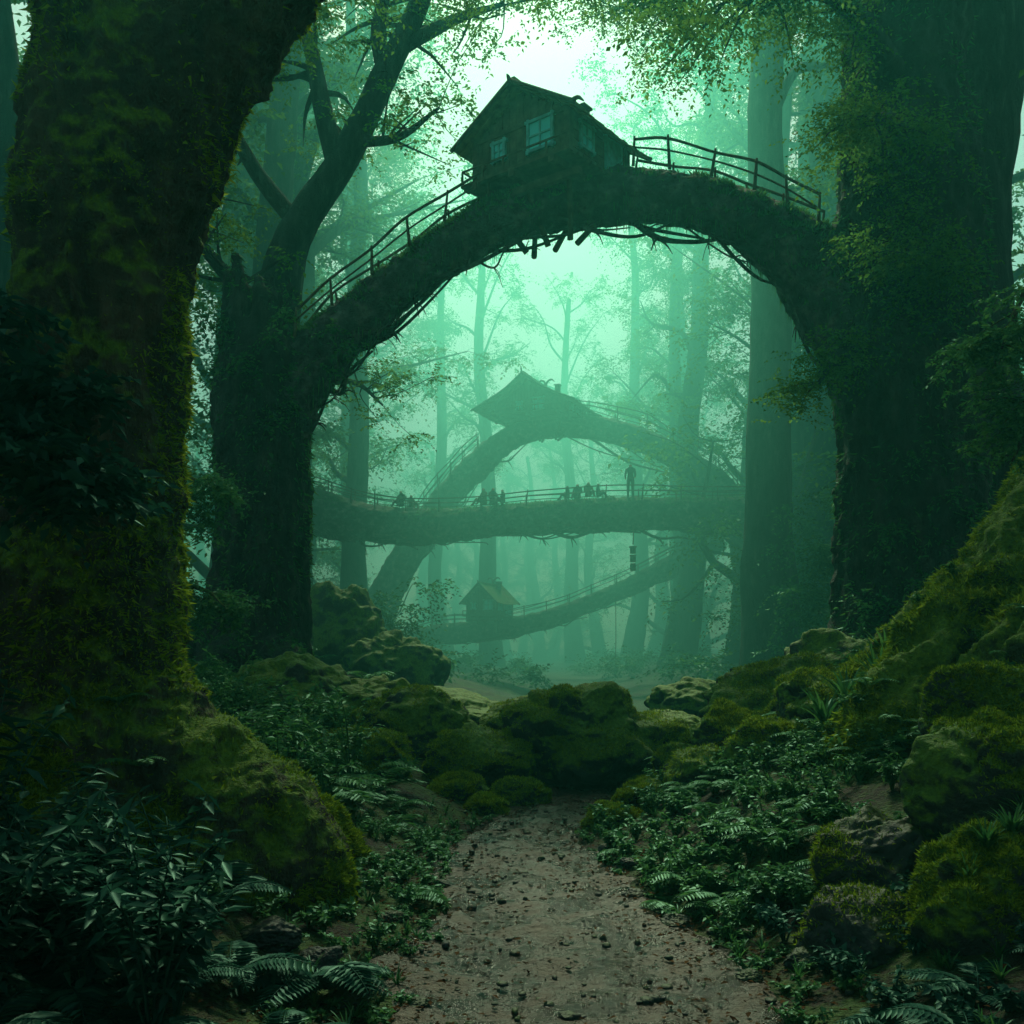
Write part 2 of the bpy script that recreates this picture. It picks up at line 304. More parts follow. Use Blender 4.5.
# ------------------------------------------------------------------ bridges
def boxm(mb,c,s,m=0,rz=0,jit=0,rx=0,ry=0):
    x=np.array([[a,b,d] for a in(-.5,.5) for b in(-.5,.5) for d in(-.5,.5)])*s
    if rx: x=x@np.array([[1,0,0],[0,math.cos(rx),math.sin(rx)],[0,-math.sin(rx),math.cos(rx)]])
    if ry: x=x@np.array([[math.cos(ry),0,-math.sin(ry)],[0,1,0],[math.sin(ry),0,math.cos(ry)]])
    if rz: x=x@np.array([[math.cos(rz),math.sin(rz),0],[-math.sin(rz),math.cos(rz),0],[0,0,1]])
    mb.add(x+np.array(c),np.array([[0,1,3,2],[4,6,7,5],[0,4,5,1],[2,3,7,6],[0,2,6,4],[1,5,7,3]]),m)
def bridge(name,P,seed,rail=[(0,1)],rh=.65,step=.9,off=.55,vox=.07,amp=.09,roots=14,tuft=0):
    rng=np.random.default_rng(seed); root=empty(name)
    parts=[tube(P,60,22)]
    S=spl(P,200); T=nrm(np.gradient(S[:,:3],axis=0)); side=nrm(np.cross(T,[0,0,1.])); upv=np.cross(side,T)
    for k in range(5):
        ph=k*1.3+seed; idx=np.arange(6,194,10); t=idx/200*(7+k*1.5)+ph
        q=S[idx,:3]+side[idx]*(np.cos(t)*S[idx,3]*.85)[:,None]+upv[idx]*(np.sin(t)*S[idx,3]*.8-.12*S[idx,3])[:,None]
        parts.append(tube(np.hstack([q,(S[idx,3]*rng.uniform(.16,.32))[:,None]]),80,10))
    v,f=fuse(parts,vox,1); N=vnormals(v,f); s=S[:,3].mean()
    v=v+N*((amp*(1-np.abs(fbm(v*[1.0,2.2,2.2],4,seed)))*1.6-amp)+amp*1.0*fbm(v*4,3,seed+2))[:,None]
    mb=MB().add(v,f,0)
    if tuft:
        V,T_=fuzz(rng,v,f,tuft,.11,.25); mb.add(V,T_,1)
        t=f[:,:3]; a,b,c=v[t[:,0]],v[t[:,1]],v[t[:,2]]; nn=nrm(np.cross(b-a,c-a)); ok=np.where(nn[:,2]<-.3)[0]; k=rng.choice(ok,tuft//8)
        p=a[k]; l=rng.uniform(.05,.38,len(k))[:,None]*np.clip(.5+fbm(p*1.2,2,5)*2,.1,1)[:,None]; sd=rng.normal(0,1,(len(k),3))*[1,1,0]; sd=nrm(sd)*.012
        V=np.stack([p-sd,p+sd,p+np.array([0,0,-1])*l+rng.normal(0,.02,(len(k),3))],1).reshape(-1,3); mb.add(V,np.arange(len(k))[:,None]*3+np.array([[0,1,2]]),1)
    mb.obj('log_span',[mLog,mLeafU],parent=root)
    mb=MB()
    for k in range(roots):
        i=rng.integers(15,185); j=min(199,i+rng.integers(12,40)); a=S[i]; b=S[j]; sd=rng.choice([-1,1])*rng.uniform(0,.7)
        p0=a[:3]-upv[i]*a[3]*.8+side[i]*sd*a[3]; p1=b[:3]-upv[j]*b[3]*.8+side[j]*sd*b[3]; sag=rng.uniform(.2,.6)*s
        m1=p0*.66+p1*.34-[0,0,sag]+rng.normal(0,.1*s,3); m2=p0*.34+p1*.66-[0,0,sag*.8]+rng.normal(0,.1*s,3); r=rng.uniform(.02,.06)*s/.6
        if rng.random()<.3: p1=m2+T[i]*rng.uniform(.3,1)+[0,0,-.1]
        v,f=tube([[*p0,r*1.3],[*m1,r],[*m2,r*.8],[*p1,r*.5]],18,7,.25,k); mb.add(v,f,0)
        for q in range(3):
            l=rng.uniform(.2,.7)*s; d=nrm(rng.normal(0,1,3)+T[i]*1.2-[0,0,.8])
            v,f=tube([[*m1,r*.6],[*(m1+d*l*.6),r*.35],[*(m1+d*l+[0,0,-.1]),.008]],6,5); mb.add(v,f,0)
    mb.obj('hanging_roots',[mLog],parent=root)
    mb=MB()
    for (t0,t1) in rail:
        L=np.linalg.norm(np.diff(S[:,:3],axis=0),axis=1).sum()*(t1-t0); n=max(3,int(L/step))
        for sd in (-1,1):
            tops=[]
            for i in range(n+1):
                k=min(199,int((t0+(t1-t0)*i/n)*199)); b=S[k,:3]+upv[k]*S[k,3]*.75+side[k]*sd*off; h=S[k,3]*.25+rh*rng.uniform(.88,1.12)
                e=b+np.array([rng.normal(0,.05),rng.normal(0,.05),h]); tops.append((b,e))
                v,f=tube([[*b,.045],[*((b+e)/2),.038],[*(e+[0,0,.05]),.028]],5,6,.15,i); mb.add(v,f,0)
            for fr,rr in ((.97,.032),(.62,.022)):
                pts=[[*(b*(1-fr)+e*fr+rng.normal(0,.02,3)),rr] for b,e in tops]
                v,f=tube(pts,n*5,6,.1,3); mb.add(v,f,0)
    mb.obj('railing',[mWood],parent=root)
    return root,S,upv,side
A1=[[-6.0,24,6.6,.95],[-5.5,24,8.05,.85],[-4.37,24,9.35,.62],[-2.93,24,10.6,.52],[-1.5,24,11.65,.5],[.2,23.8,12.42,.55],[1.85,23.6,12.7,.58],[3.5,23.4,12.6,.56],[5.05,23,12.05,.58],[6.3,22.8,11.2,.72],[7.3,22.4,9.9,.95],[8.3,22,7.8,1.1]]
_,S1,U1,_s=bridge('arch_bridge',A1,11,[(.16,.43),(.6,.84)],rh=.5,roots=30,vox=.05,tuft=22000)
A2=[[-10.5,63,-.5,1.6],[-8.8,62.5,3.5,1.15],[-6.9,62,7.2,.95],[-5.2,62,9.9,.85],[-3.7,62,11.9,.8],[-2.2,62,13.5,.78],[0,62,15.2,.7],[3.0,62,15.95,.7],[6.7,62,15.5,.7],[10.2,62,14,.7],[13.0,62,12,.85],[14.5,62,9.5,1]]
bridge('arch_bridge',A2,12,[(.25,.48),(.6,.97)],rh=.75,step=1.4,off=.6,vox=.12,roots=16)
A3=[[-12.5,50,9.6,1.2],[-9.5,50,8.9,1.05],[-7,50,8.35,.9],[-3.5,50,8.25,.78],[1,50,8.6,.75],[5,50,8.85,.75],[9,50,8.8,.8],[12.5,50,8.7,.95],[15,50,8.3,1.1]]
_,S3,U3,_s=bridge('log_bridge',A3,13,[(.08,.97)],rh=.5,step=1.6,off=.62,vox=.09,roots=20,tuft=6000)
A4=[[-9,72,1.8,.8],[-5.5,72,3.1,.7],[-1,72,3.5,.65],[3.5,72,4.6,.6],[8,72,6.4,.6],[12,72,8.4,.7],[15,72,10,.8]]
bridge('log_bridge',A4,14,[(.1,.9)],rh=.6,step=1.5,off=.5,vox=.12,roots=20)
# ------------------------------------------------------------------ huts
def hut(name,loc,yaw,W,D,wh,rise,over=.4,sc=1,seed=0,pw=1.0,spike=.2):
    rng=np.random.default_rng(seed); root=empty(name,loc,(0,0,yaw),(sc,)*3)
    w=MB(); pl=.2
    nb=int(W/pl)
    for sy in (-1,1):
        for i in range(nb):
            x=-W/2+(i+.5)*W/nb; h=wh+rise*(1-abs(x)/(W/2))*.93
            boxm(w,(x,sy*D/2,h/2),(W/nb*.93,.07+rng.uniform(0,.025),h))
    ns=int(wh/.19)
    for sx in (-1,1):
        for i in range(ns): boxm(w,(sx*W/2,0,(i+.5)*wh/ns),(.07+rng.uniform(0,.025),D-.02,wh/ns*.93))
    for sx in (-1,1):
        for sy in (-1,1): boxm(w,(sx*W/2,sy*D/2,wh/2),(.16,.16,wh+.1))
    boxm(w,(0,-D/2-.03,wh),(W+.1,.1,.12))
    w.obj('walls',[mWood],False,root)
    r=MB(); half=W/2+over; rows=11; cols=16; Ld=D+2*over; drop=rise*(1+over/(W/2)*.9)
    for sx in (-1,1):
        for a in range(rows):
            t0=a/rows; t=(a+.5)/rows; x=half*t; zz=wh+rise*1.06-drop*t**pw
            t1=(a+1)/rows; dz=(t1**pw-t0**pw)*drop; ang=math.atan2(dz,half/rows)
            for b in range(cols):
                y=-Ld/2+(b+.5)*Ld/cols; sag=-.08*math.cos(y/Ld*math.pi)+rng.uniform(-.02,.02)
                boxm(r,(sx*x,y,zz+sag+.03),(math.hypot(dz,half/rows)*1.25,Ld/cols*.95,.05),0,0,0,0,sx*ang+rng.uniform(-.05,.05))
    for b in range(9):
        y=-Ld/2+(b+.5)*Ld/9; boxm(r,(0,y,wh+rise*1.06-.08*math.cos(y/Ld*math.pi)+.06),(.22,Ld/9*.97,.1))
    r.obj('roof',[mRoof],False,root)
    g=MB()
    for sy in (-1,1):
        for sx in (-1,1):
            pts=[[sx*half*t,sy*(Ld/2+.02),wh+rise*1.06-drop*t**pw+.02,.055] for t in (0,.33,.66,1.03)]
            v,f=tube(pts,10,6); g.add(v,f)
        v,f=tube([[0,sy*Ld/2,wh+rise,.05],[0,sy*(Ld/2+.08),wh+rise*1.06+spike*.6,.045],[0,sy*(Ld/2+.14),wh+rise*1.06+spike,.01]],6,6); g.add(v,f)
    for s_ in (-1,1):
        v,f=tube([[0,D*.2,wh+rise+.1,.07],[s_*.1,D*.2+.05,wh+rise+.42,.065],[s_*.36,D*.2+.1,wh+rise+.55,.055],[s_*.55,D*.2+.1,wh+rise+.4,.02]],10,6); g.add(v,f)
    boxm(g,(W*.16,D*.28,wh+rise*.85),(.28,.28,.75)); boxm(g,(W*.16,D*.28,wh+rise*.85+.4),(.38,.38,.06))
    g.obj('bargeboards_and_chimney',[mWood],True,root)
    wn=MB(); gl=MB()
    def win(cx,cz,ww,hh,face):
        def B(mb,dx,dz,sx_,sz_,o,th):
            if face=='f': boxm(mb,(cx+dx,-D/2-o,cz+dz),(sx_,th,sz_))
            else: boxm(mb,(W/2+o,cx+dx,cz+dz),(th,sx_,sz_))
        B(gl,0,0,ww,hh,.062,.02)
        for s in (-1,1): B(wn,s*ww/2,0,.07,hh+.14,.08,.07); B(wn,0,s*hh/2,ww+.16,.07,.085,.075)
        B(wn,0,0,.04,hh,.082,.05); B(wn,0,0,ww,.035,.084,.045)
    win(.62,wh*.64,.70,.70,'f'); win(-.62,wh*.6,.34,.42,'f'); win(-.6,wh*.58,.5,.55,'s')
    wn.obj('window_frames',[mPaint],False,root); gl.obj('windows',[mGlass],False,root)
    d=MB(); 
    for i in range(4): boxm(d,(W/2+.07,.55+(i-1.5)*.15,.5),(.04,.14,.94))
    boxm(d,(W/2+.09,.23,.5),(.07,.08,1.0));boxm(d,(W/2+.09,.87,.5),(.07,.08,1.0));boxm(d,(W/2+.095,.55,1.0),(.075,.8,.08))
    d.obj('door',[mPaint],False,root)
    p=MB(); n=int((D+1.0)/.2)
    for i in range(n): boxm(p,(rng.uniform(-.06,.06),-D/2-.35+(i+.5)*(D+.7)/n,-.05),(W+.5,(D+.7)/n*.92,.07))
    for s in (-1,0,1): boxm(p,(s*W*.42,0,-.18),(.16,D+.8,.18))
    for s in (-1,1): boxm(p,(0,s*D*.42,-.36),(W+.4,.16,.18))
    for sx in (-1,0,1):
        for sy in (-1,1):
            v,f=tube([[sx*W*.45,sy*D*.42,-.3,.07],[sx*W*.36,sy*D*.25,-.8,.07],[sx*W*.24,sy*.15,-1.45,.08]],6,7,.1,1); p.add(v,f)
    for s in (-1,1):
        pts=[]
        for i in range(6):
            y=-D/2-.3; x=-W/2-.22+i*(W+.44)/5
            if s>0: x=-W/2-.22; y=-D/2-.3+i*(D+.6)/5
            v,f=tube([[x,y,-.05,.035],[x,y,.32,.026]],3,6); p.add(v,f); pts.append([x,y,.32,.026])
        v,f=tube(pts,12,6); p.add(v,f)
    p.obj('platform',[mWood],False,root)
    return root
hut('tree_house',(.95,23.9,13.0),R(-38),2.75,2.5,1.05,.85,.42,.96,1,spike=.12)
hut('tree_house',(1.8,62,16.4),R(-25),4.4,3.6,.7,1.3,1.1,1,2,pw=.75,spike=.4)
hut('tree_house',(-1.6,72,4.5),R(-30),2.3,2.3,1.1,1.1,.4,1,3)
# ------------------------------------------------------------------ people
def person(loc,rot,pose,cloth,sc=1.0):
    if pose=='stand':
        J=[(0,0,.95),(0,0,1.15),(0,0,1.4),(0,0,1.52),(0,.01,1.66),(-.19,0,1.4),(-.24,.02,1.13),(-.2,.12,.95),(.19,0,1.4),(.26,.0,1.13),(.25,.08,.9),(-.1,0,.9),(-.11,.02,.5),(-.12,0,.07),(-.12,.14,.03),(.1,0,.9),(.12,.02,.5),(.13,-.03,.07),(.13,.11,.03)]
    else:
        J=[(0,0,.14),(0,.02,.34),(0,.04,.58),(0,.06,.7),(0,.09,.83),(-.19,.04,.57),(-.25,.12,.33),(-.14,.3,.3),(.19,.04,.57),(.25,.12,.33),(.14,.3,.28),(-.1,.02,.12),(-.16,.42,.34),(-.17,.55,.02),(-.17,.68,-.02),(.1,.02,.12),(.16,.4,.3),(.17,.6,.0),(.17,.72,-.02)]
    E=[(0,1),(1,2),(2,3),(3,4),(2,5),(5,6),(6,7),(2,8),(8,9),(9,10),(0,11),(11,12),(12,13),(13,14),(0,15),(15,16),(16,17),(17,18)]
    Rr=[.15,.14,.17,.06,.11,.075,.055,.045,.075,.055,.045,.11,.08,.06,.045,.11,.08,.06,.045]
    me=bpy.data.meshes.new('person'); me.from_pydata(J,E,[]); o=bpy.data.objects.new('p',me); scene.collection.objects.link(o)
    m=o.modifiers.new('s','SKIN'); sv=me.skin_vertices[0].data
    for i,r in enumerate(Rr): sv[i].radius=(r,r*(.75 if i<3 else 1))
    sv[0].use_root=True; s=o.modifiers.new('ss','SUBSURF'); s.levels=2; s.render_levels=2
    dg=bpy.context.evaluated_depsgraph_get(); m2=bpy.data.meshes.new_from_object(o.evaluated_get(dg)); bpy.data.objects.remove(o)
    for mm in (cloth,mSkin,mHair): m2.materials.append(mm)
    hz=J[3][2]; hx=J[4]
    for p_ in m2.polygons:
        c=p_.center
        p_.use_smooth=True
        if c.z>hz: p_.material_index=2 if (c.z>hx[2]+.03 or c.y<hx[1]-.02) else 1
        elif min((Vector(J[7])-c).length,(Vector(J[10])-c).length)<.07: p_.material_index=1
    return link('person',m2,None,loc,(0,0,rot),(sc,)*3)
def topof(S,U,x,add=0):
    k=int(np.argmin(abs(S[:,0]-x))); return S[k,:3]+U[k]*S[k,3]
for x,rz,ps,cl,dy,sc in ((-5.5,2.6,'sit',mCloth,0,.95),(-5.1,-2.4,'sit',mCloth2,.3,.8),(-1.25,2.2,'sit',mCloth2,-.2,1),(-.85,-2.5,'sit',mCloth,.2,1.05),(-.4,1.9,'sit',mCloth,-.1,.85),
      (2.9,1.6,'sit',mCloth,0,.8),(3.4,2.8,'sit',mCloth,.2,.9),(3.9,3.4,'sit',mCloth2,-.2,.9),(4.35,-1.8,'sit',mCloth,.1,.85),(5.85,3.0,'stand',mCloth,-.1,1.0)):
    p0=topof(S3,U3,x); person((p0[0],p0[1]+dy,p0[2]+(.0 if ps=='stand' else .07)),rz,ps,cl,sc)
def lantern(x,y,z,L,nm):
    mb=MB(); v,f=tube([[x,y,z,.035],[x+.03,y,z-L*.5,.03],[x,y,z-L,.03]],8,6); mb.add(v,f)
    for k in range(3): boxm(mb,(x,y,z-L-.12-k*.42),(.34-.05*k,.34-.05*k,.06)); boxm(mb,(x,y,z-L-.3-k*.42),(.2,.2,.3),0,.6)
    mb.obj(nm,[mWood],False)
lantern(5.95,49.2,8.2,1.0,'hanging_lantern'); lantern(7.4,71.5,6.2,5.5,'hanging_rope_weight')
# ------------------------------------------------------------------ background trees
meshes=[]
for s,(H,r0,first,nl,sp) in enumerate([(46,1.0,.16,22,7.5),(50,.9,.34,18,7),(42,.8,.14,20,7),(50,1.1,.5,14,8)]):
    mb=gen_tree(MB(),100+s,H,r0,first,nl,sp,(2.0,9,8,.27)); meshes.append(mb.mesh('forest_tree',[mBarkD,mLeaf]))
rng=np.random.default_rng(5)
spots=[(-10,45,1,1),(-9.2,58,.85,1),(-12.5,36,1,2),(11.6,70,.9,3),(9.6,37,.85,3),(13.5,84,.9,1),(-12.5,84,1,2),(17,56,1,0),(-14.5,29,.9,3),(18,70,1,1),(-17,60,1.1,0),(20,40,1,2),
 (12.5,105,1,1),(-7.5,112,1,1),(-22,80,1.1,1),(24,84,1.1,3),(19,28,.9,0),(-22,42,1,1),(8.5,135,1,3),(-17,110,1.1,3),(20,112,1.1,2),(-9.9,39,.8,3),(13.8,54,.9,2),(-14,52,.9,0),(-2,98,.9,3)]
for x,y,s,k in spots:
    link('forest_tree',meshes[k],None,(x,y,float(Hf(x,y))-.2),(0,0,rng.uniform(0,6.28)),(s,s,s))
# unseen trees behind and beside the viewpoint, added to shade the foreground
for x,y,s,k in [(-7,-6,.6,2),(6.5,-7,.6,2),(0,-14,.7,0),(-12,4,.65,2),(12.5,5,.65,2),(16,12,.8,0),(-16,14,.8,0)]:
    link('forest_tree',meshes[k],None,(x,y,float(Hf(x,y))-.2),(0,0,rng.uniform(0,6.28)),(s,s,s))
C=np.stack([rng.uniform(-18,18,170),rng.uniform(-22,11,170),rng.uniform(14,21,170)],1); C[:,2]+=np.clip(C[:,1],0,20)*.35
v,f=twigs(rng,C,2.6,12,8,.42,.6,.3); MB().add(v,f).obj('unseen_shade_canopy',[mLeaf])  # leaf clusters above the frame, added to keep sky light off the foreground
far=empty('distant_trees')
for i in range(26):
    a=-.75+1.5*(i+rng.uniform(0,1))/26; d=rng.uniform(125,185); x,y=math.sin(a)*d,math.cos(a)*d
    if abs(x)<10: continue
    link('distant_tree_part',meshes[i%4],far,(x,y,float(Hf(x,y))-.3),(0,0,rng.uniform(0,6.28)),(1.1,1.1,rng.uniform(.7,1)))
for i in range(9):
    x=-13+i*3; y=180+rng.uniform(-12,20); link('distant_tree_part',meshes[i%3],far,(x,y,float(Hf(x,y))-.3),(0,0,rng.uniform(0,6.28)),(1,1,rng.uniform(.6,.9)))
# hazy branching tree behind the stump
mb=MB(); rng=np.random.default_rng(9)
L1=[[-6.8,27,-.5,1.1],[-6.6,27,3,.75],[-6.5,27,8,.65],[-6.2,27,12,.55],[-5.6,27,13.7,.46],[-4.5,27,15.3,.4],[-3.5,27,17.4,.34],[-2.4,27,19.8,.26],[-1.7,27,23,.15]]
v,f=tube(L1,80,20,.14,5); mb.add(v,f)
tips=[]
for P in ([[-4.7,27,15.0,.32],[-5.1,27,16.6,.26],[-5.5,27,18.5,.2],[-6.3,27,21,.1]],[[-3.4,27,17.4,.25],[-3.6,27,18.8,.2],[-3.2,27,20.5,.1]],[[-5.7,27,13.4,.26],[-6.9,26.8,14.9,.2],[-8,26.5,17,.14],[-8.6,26,19,.08]],
          [[-3.1,27,18.2,.2],[-1.6,27,19.0,.14],[-.2,26.6,19.2,.06]],[[-4.3,27,15.7,.16],[-3,26.5,15.6,.1],[-1.9,26,16.1,.04]],[[-6.3,27,11,.24],[-7.6,26.5,12,.18],[-9,26,13.8,.1]],
          [[-6.4,27.3,8.4,.2],[-5.4,28.6,9.6,.14],[-4.6,29.6,9.9,.08],[-3.9,30.2,9.4,.03]]):
    v,f=tube(P,20,10,.14,7); mb.add(v,f); S=spl(P,20)
    for j in range(13):
        b=S[rng.integers(6,20)]; e=b[:3]+rng.normal(0,1,3)*[1.1,1.1,.6]; v,f=tube([[*b[:3],b[3]*.4],[*((b[:3]+e)/2+rng.normal(0,.1,3)),b[3]*.25],[*e,.01]],6,5); mb.add(v,f); tips.append(e)
v,f=twigs(rng,tips,.95,11,9,.13); mb.add(v,f,1); mb.obj('branching_tree',[mBarkD,mLeaf])
mb=gen_tree(MB(),55,34,1.5,.5,10,7,(1.5,8,8,.2),base=(12.5,24,1)); mb.obj('forest_tree',[mBarkD,mLeaf])
# ------------------------------------------------------------------ overhanging branches
def bough(name,P,seed,nsub,sl,cl,mats,bare=4,vert=.5):
    rng=np.random.default_rng(seed); mb=MB(); v,f=tube(P,30,9,.12,seed); mb.add(v,f); S=spl(P,30); tips=[]
    T=nrm(np.gradient(S[:,:3],axis=0))
    for i in range(nsub):
        k=rng.integers(bare,30); b=S[k]; d=nrm(rng.normal(0,1,3)*[1,1,vert]+T[k]*.6); l=sl*rng.uniform(.4,1.1); e=b[:3]+d*l-[0,0,.15*l]
        m=(b[:3]+e)/2+rng.normal(0,.06*l,3)+[0,0,.05*l]; r=max(.006,min(b[3]*.45,.04)); v,f=tube([[*b[:3],r],[*m,r*.6],[*e,.004]],7,5); mb.add(v,f)
        tips+=[e,m,(m+e)/2]
    v,f=twigs(rng,tips,*cl); mb.add(v,f,1); return mb.obj(name,mats)
for P,s,n,sl in (([[8.5,21.5,14,.3],[6.2,19,14.4,.2],[3.8,17.4,13.5,.12],[1.6,16.2,12.9,.04]],1,36,1.9),([[8.5,21,16,.3],[6,17,15,.18],[3.6,14.5,12.6,.1],[2.6,13.5,11,.04]],2,20,1.5),
   ([[8.6,20.8,12,.25],[7.4,19.5,12.3,.15],[6.6,18.8,11.9,.05]],3,18,1.2),([[7.6,21.4,8.5,.15],[6.8,20.6,8.2,.1],[6.2,20.2,7.4,.04]],4,12,.9),([[8.5,20.7,9,.15],[8.2,20,9.6,.1],[7.7,19.5,9.8,.04]],6,14,.9),
   ([[9,22,19,.3],[7,24,20,.2],[5,26,19.8,.12],[2.6,27,19.2,.04]],5,34,2.3)):
    bough('leafy_branch',P,s,n,sl,(.8,11,9,.09),[mBarkD,mLeaf])
bough('leafy_branch',[[-3.2,8.3,9.5,.2],[-1.6,12,13.5,.12],[-1.4,17,15.4,.08],[-1.0,22,17.2,.03]],8,30,1.9,(.8,10,9,.09),[mBarkD,mLeaf],16)
bough('leafy_branch',[[-6.5,26,19,.2],[-5.8,24,18.4,.14],[-4.6,22,17.4,.08],[-3.6,21,16.6,.03]],9,26,1.7,(.8,10,9,.10),[mBarkD,mLeaf],6)
bough('leafy_branch',[[6.4,9.6,6.6,.09],[5.4,9.3,6.0,.06],[4.7,9.1,5.3,.03],[4.4,9,4.7,.012]],15,18,.6,(.3,8,12,.055),[mBark,mLeafU],8)
bough('leafy_branch',[[6.2,9.6,5,.09],[5.4,9.3,4.6,.06],[4.8,9.1,4.2,.03],[4.5,9,3.7,.012]],16,14,.5,(.3,8,12,.055),[mBark,mLeafU],8)
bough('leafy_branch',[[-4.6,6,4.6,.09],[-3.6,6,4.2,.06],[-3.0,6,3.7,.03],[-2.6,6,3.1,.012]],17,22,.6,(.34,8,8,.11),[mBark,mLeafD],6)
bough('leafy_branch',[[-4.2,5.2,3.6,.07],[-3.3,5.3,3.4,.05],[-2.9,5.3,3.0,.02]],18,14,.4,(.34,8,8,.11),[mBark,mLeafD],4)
bough('leafy_branch',[[-7,16,4.4,.12],[-6,16,4.9,.07],[-5.0,16,4.7,.03],[-4.4,16,4.3,.012]],19,14,.8,(.45,8,8,.09),[mBark,mLeafU],10)
bough('leafy_branch',[[-7,16.5,2.7,.12],[-6,16.5,3.1,.07],[-5.1,16.5,3.0,.03],[-4.6,16,2.7,.012]],20,12,.8,(.45,8,8,.09),[mBark,mLeafU],10)
# ------------------------------------------------------------------ ivy masses
def ivy(name,C,Rr,seed,ls=.12,ntw=14,nl=8,mat=mLeafU):
    rng=np.random.default_rng(seed); v,f=twigs(rng,C,Rr,ntw,nl,ls,.8,.8); MB().add(v,f).obj(name,[mat])
rng=np.random.default_rng(21)
def blob(c,s,n): return np.array(c)+rng.normal(0,1,(n,3))*np.array(s)
ivy('ivy',blob((8.1,20.5,11.0),(.7,.4,1.9),36),.8,1,.10,mat=mLeaf)
ivy('ivy',blob((8.4,20.5,4.5),(.8,.3,1.2),12),.6,2,.10)
ivy('ivy_thicket',blob((12.5,42,5.0),(1.8,.8,2.4),50),1.3,3,.2)
ivy('ivy_thicket',blob((9.6,33,4.0),(.9,.8,1.8),34),1.0,4,.16)
ivy('ivy_thicket',blob((-5.0,40,2.4),(1.1,.6,1.3),34),1.2,15,.18)
ivy('ivy',blob((-5.9,23,8.6),(.9,.3,.8),16),.6,6,.12)
mb=gen_tree(MB(),77,44,1.7,.4,14,8,(1.6,9,8,.25),base=(15.2,50,-.2)); mb.obj('forest_tree',[mBarkD,mLeaf])
mb=gen_tree(MB(),78,44,1.7,.4,14,8,(1.6,9,8,.25),base=(-12.8,50,-.2)); mb.obj('forest_tree',[mBarkD,mLeaf])
b_=(14.6,62,0)
v,f=tube([[b_[0],b_[1],-1,2.2],[b_[0],b_[1],2,1.4],[b_[0]+.2,b_[1],6,1.1],[b_[0],b_[1],9.6,1.1],[b_[0],b_[1],10.4,.6]],50,24,.15,4); MB().add(v,f).obj('tree_stump',[mBarkD])
# ------------------------------------------------------------------ boulders
def ico(sub):
    import bmesh
    bm=bmesh.new(); bmesh.ops.create_icosphere(bm,subdivisions=sub,radius=1)
    v=np.array([x.co[:] for x in bm.verts]); f=np.array([[a.index for a in q.verts] for q in bm.faces]); bm.free(); return v,f
I5=ico(6)
def boulder(c,s,seed,mat=mRock,fz=5000,name='mossy_boulder',L=.03,cuts=4):
    v,f=I5; v=v.copy(); q=v*1.1+seed*7.7; d=1+.36*fbm(q*1.2,3,seed)+.26*fbm(q*2.8,4,seed+1)
    v=v*d[:,None]; 
    r=np.random.default_rng(seed)
    for k in range(cuts):
        n=nrm(r.normal(0,1,3)); n=np.array(n); o=r.uniform(.62,.85); t=v@n-o; v=v-np.clip(t,0,None)[:,None]*n*.65
    v=v+nrm(v)*(.08*fbm(v*6+seed,4,seed))[:,None]
    v=v*np.array(s)+np.array(c); mb=MB().add(v,f,0)
    if fz: V,T=fuzz(r,v,f,fz,L,.1); mb.add(V,T,1)
    return mb.obj(name,[mat,mFuzz])
B=[((.95,15.2,.6),(1.15,.9,.9)),((-.45,14.6,.3),(.8,.7,.65)),((-1.5,16,.6),(1.0,.9,.85)),((.1,16.2,.6),(.8,.7,.7)),((-.3,12.4,.0),(.3,.3,.2)),((-.75,13,.1),(.42,.4,.3)),((.1,13.3,.0),(.4,.35,.3)),((-2.6,17.5,.8),(1.3,1,.8)),((-3.8,17.2,1),(1.2,1,.9)),((-2.2,14,.4),(.8,.7,.55)),
 ((3.9,14.2,1.15),(1.0,.9,.75)),((2.9,13.4,.6),(.6,.5,.5)),((2.35,13,.35),(.5,.45,.42)),((1.75,12.2,.15),(.4,.35,.3)),((1.15,11.2,.08),(.32,.28,.22)),((2.9,12.2,.5),(.5,.5,.45)),((3.5,12.6,.8),(.6,.5,.55)),((1.9,15,.2),(.6,.6,.45)),((2.6,16.5,.4),(.8,.7,.6)),
 ((-3.6,29,1.2),(1.5,1.2,1.3)),((-5.2,30,1.8),(1.7,1.2,2.0)),((5.5,17,1.4),(1.2,1,.9)),((1.8,21,.2),(1.1,1,.6)),((-1.6,22,.4),(1.6,1.2,.8)),((4.8,24,.5),(1.5,1.2,.8)),((2.85,10.9,.75),(.55,.5,.5)),((2.15,11.4,.45),(.48,.45,.42)),((3.5,11.4,1.3),(.6,.5,.5)),((2.6,12.0,.9),(.5,.45,.4)),((1.6,11.6,.25),(.36,.32,.28))]
for i,(c,s) in enumerate(B): boulder(c,s,i+1,fz=11000 if c[1]<17 else 0,L=.035)
for i,(c,s,m_,fz) in enumerate([((3.3,6.7,1.0),(.6,.5,.52),mRock,12000),((2.95,6.0,.36),(.6,.5,.62),mRock,20000),((2.3,6.35,.14),(.42,.38,.34),mRockB,2500),((2.55,7.0,.42),(.48,.4,.42),mRockB,3000),((2.35,5.7,.0),(.26,.22,.16),mRockB,0),((3.6,7.6,1.5),(.5,.45,.4),mRock,9000)]):
    boulder(c,s,40+i,m_,fz,'mossy_boulder' if fz>3000 else 'boulder')
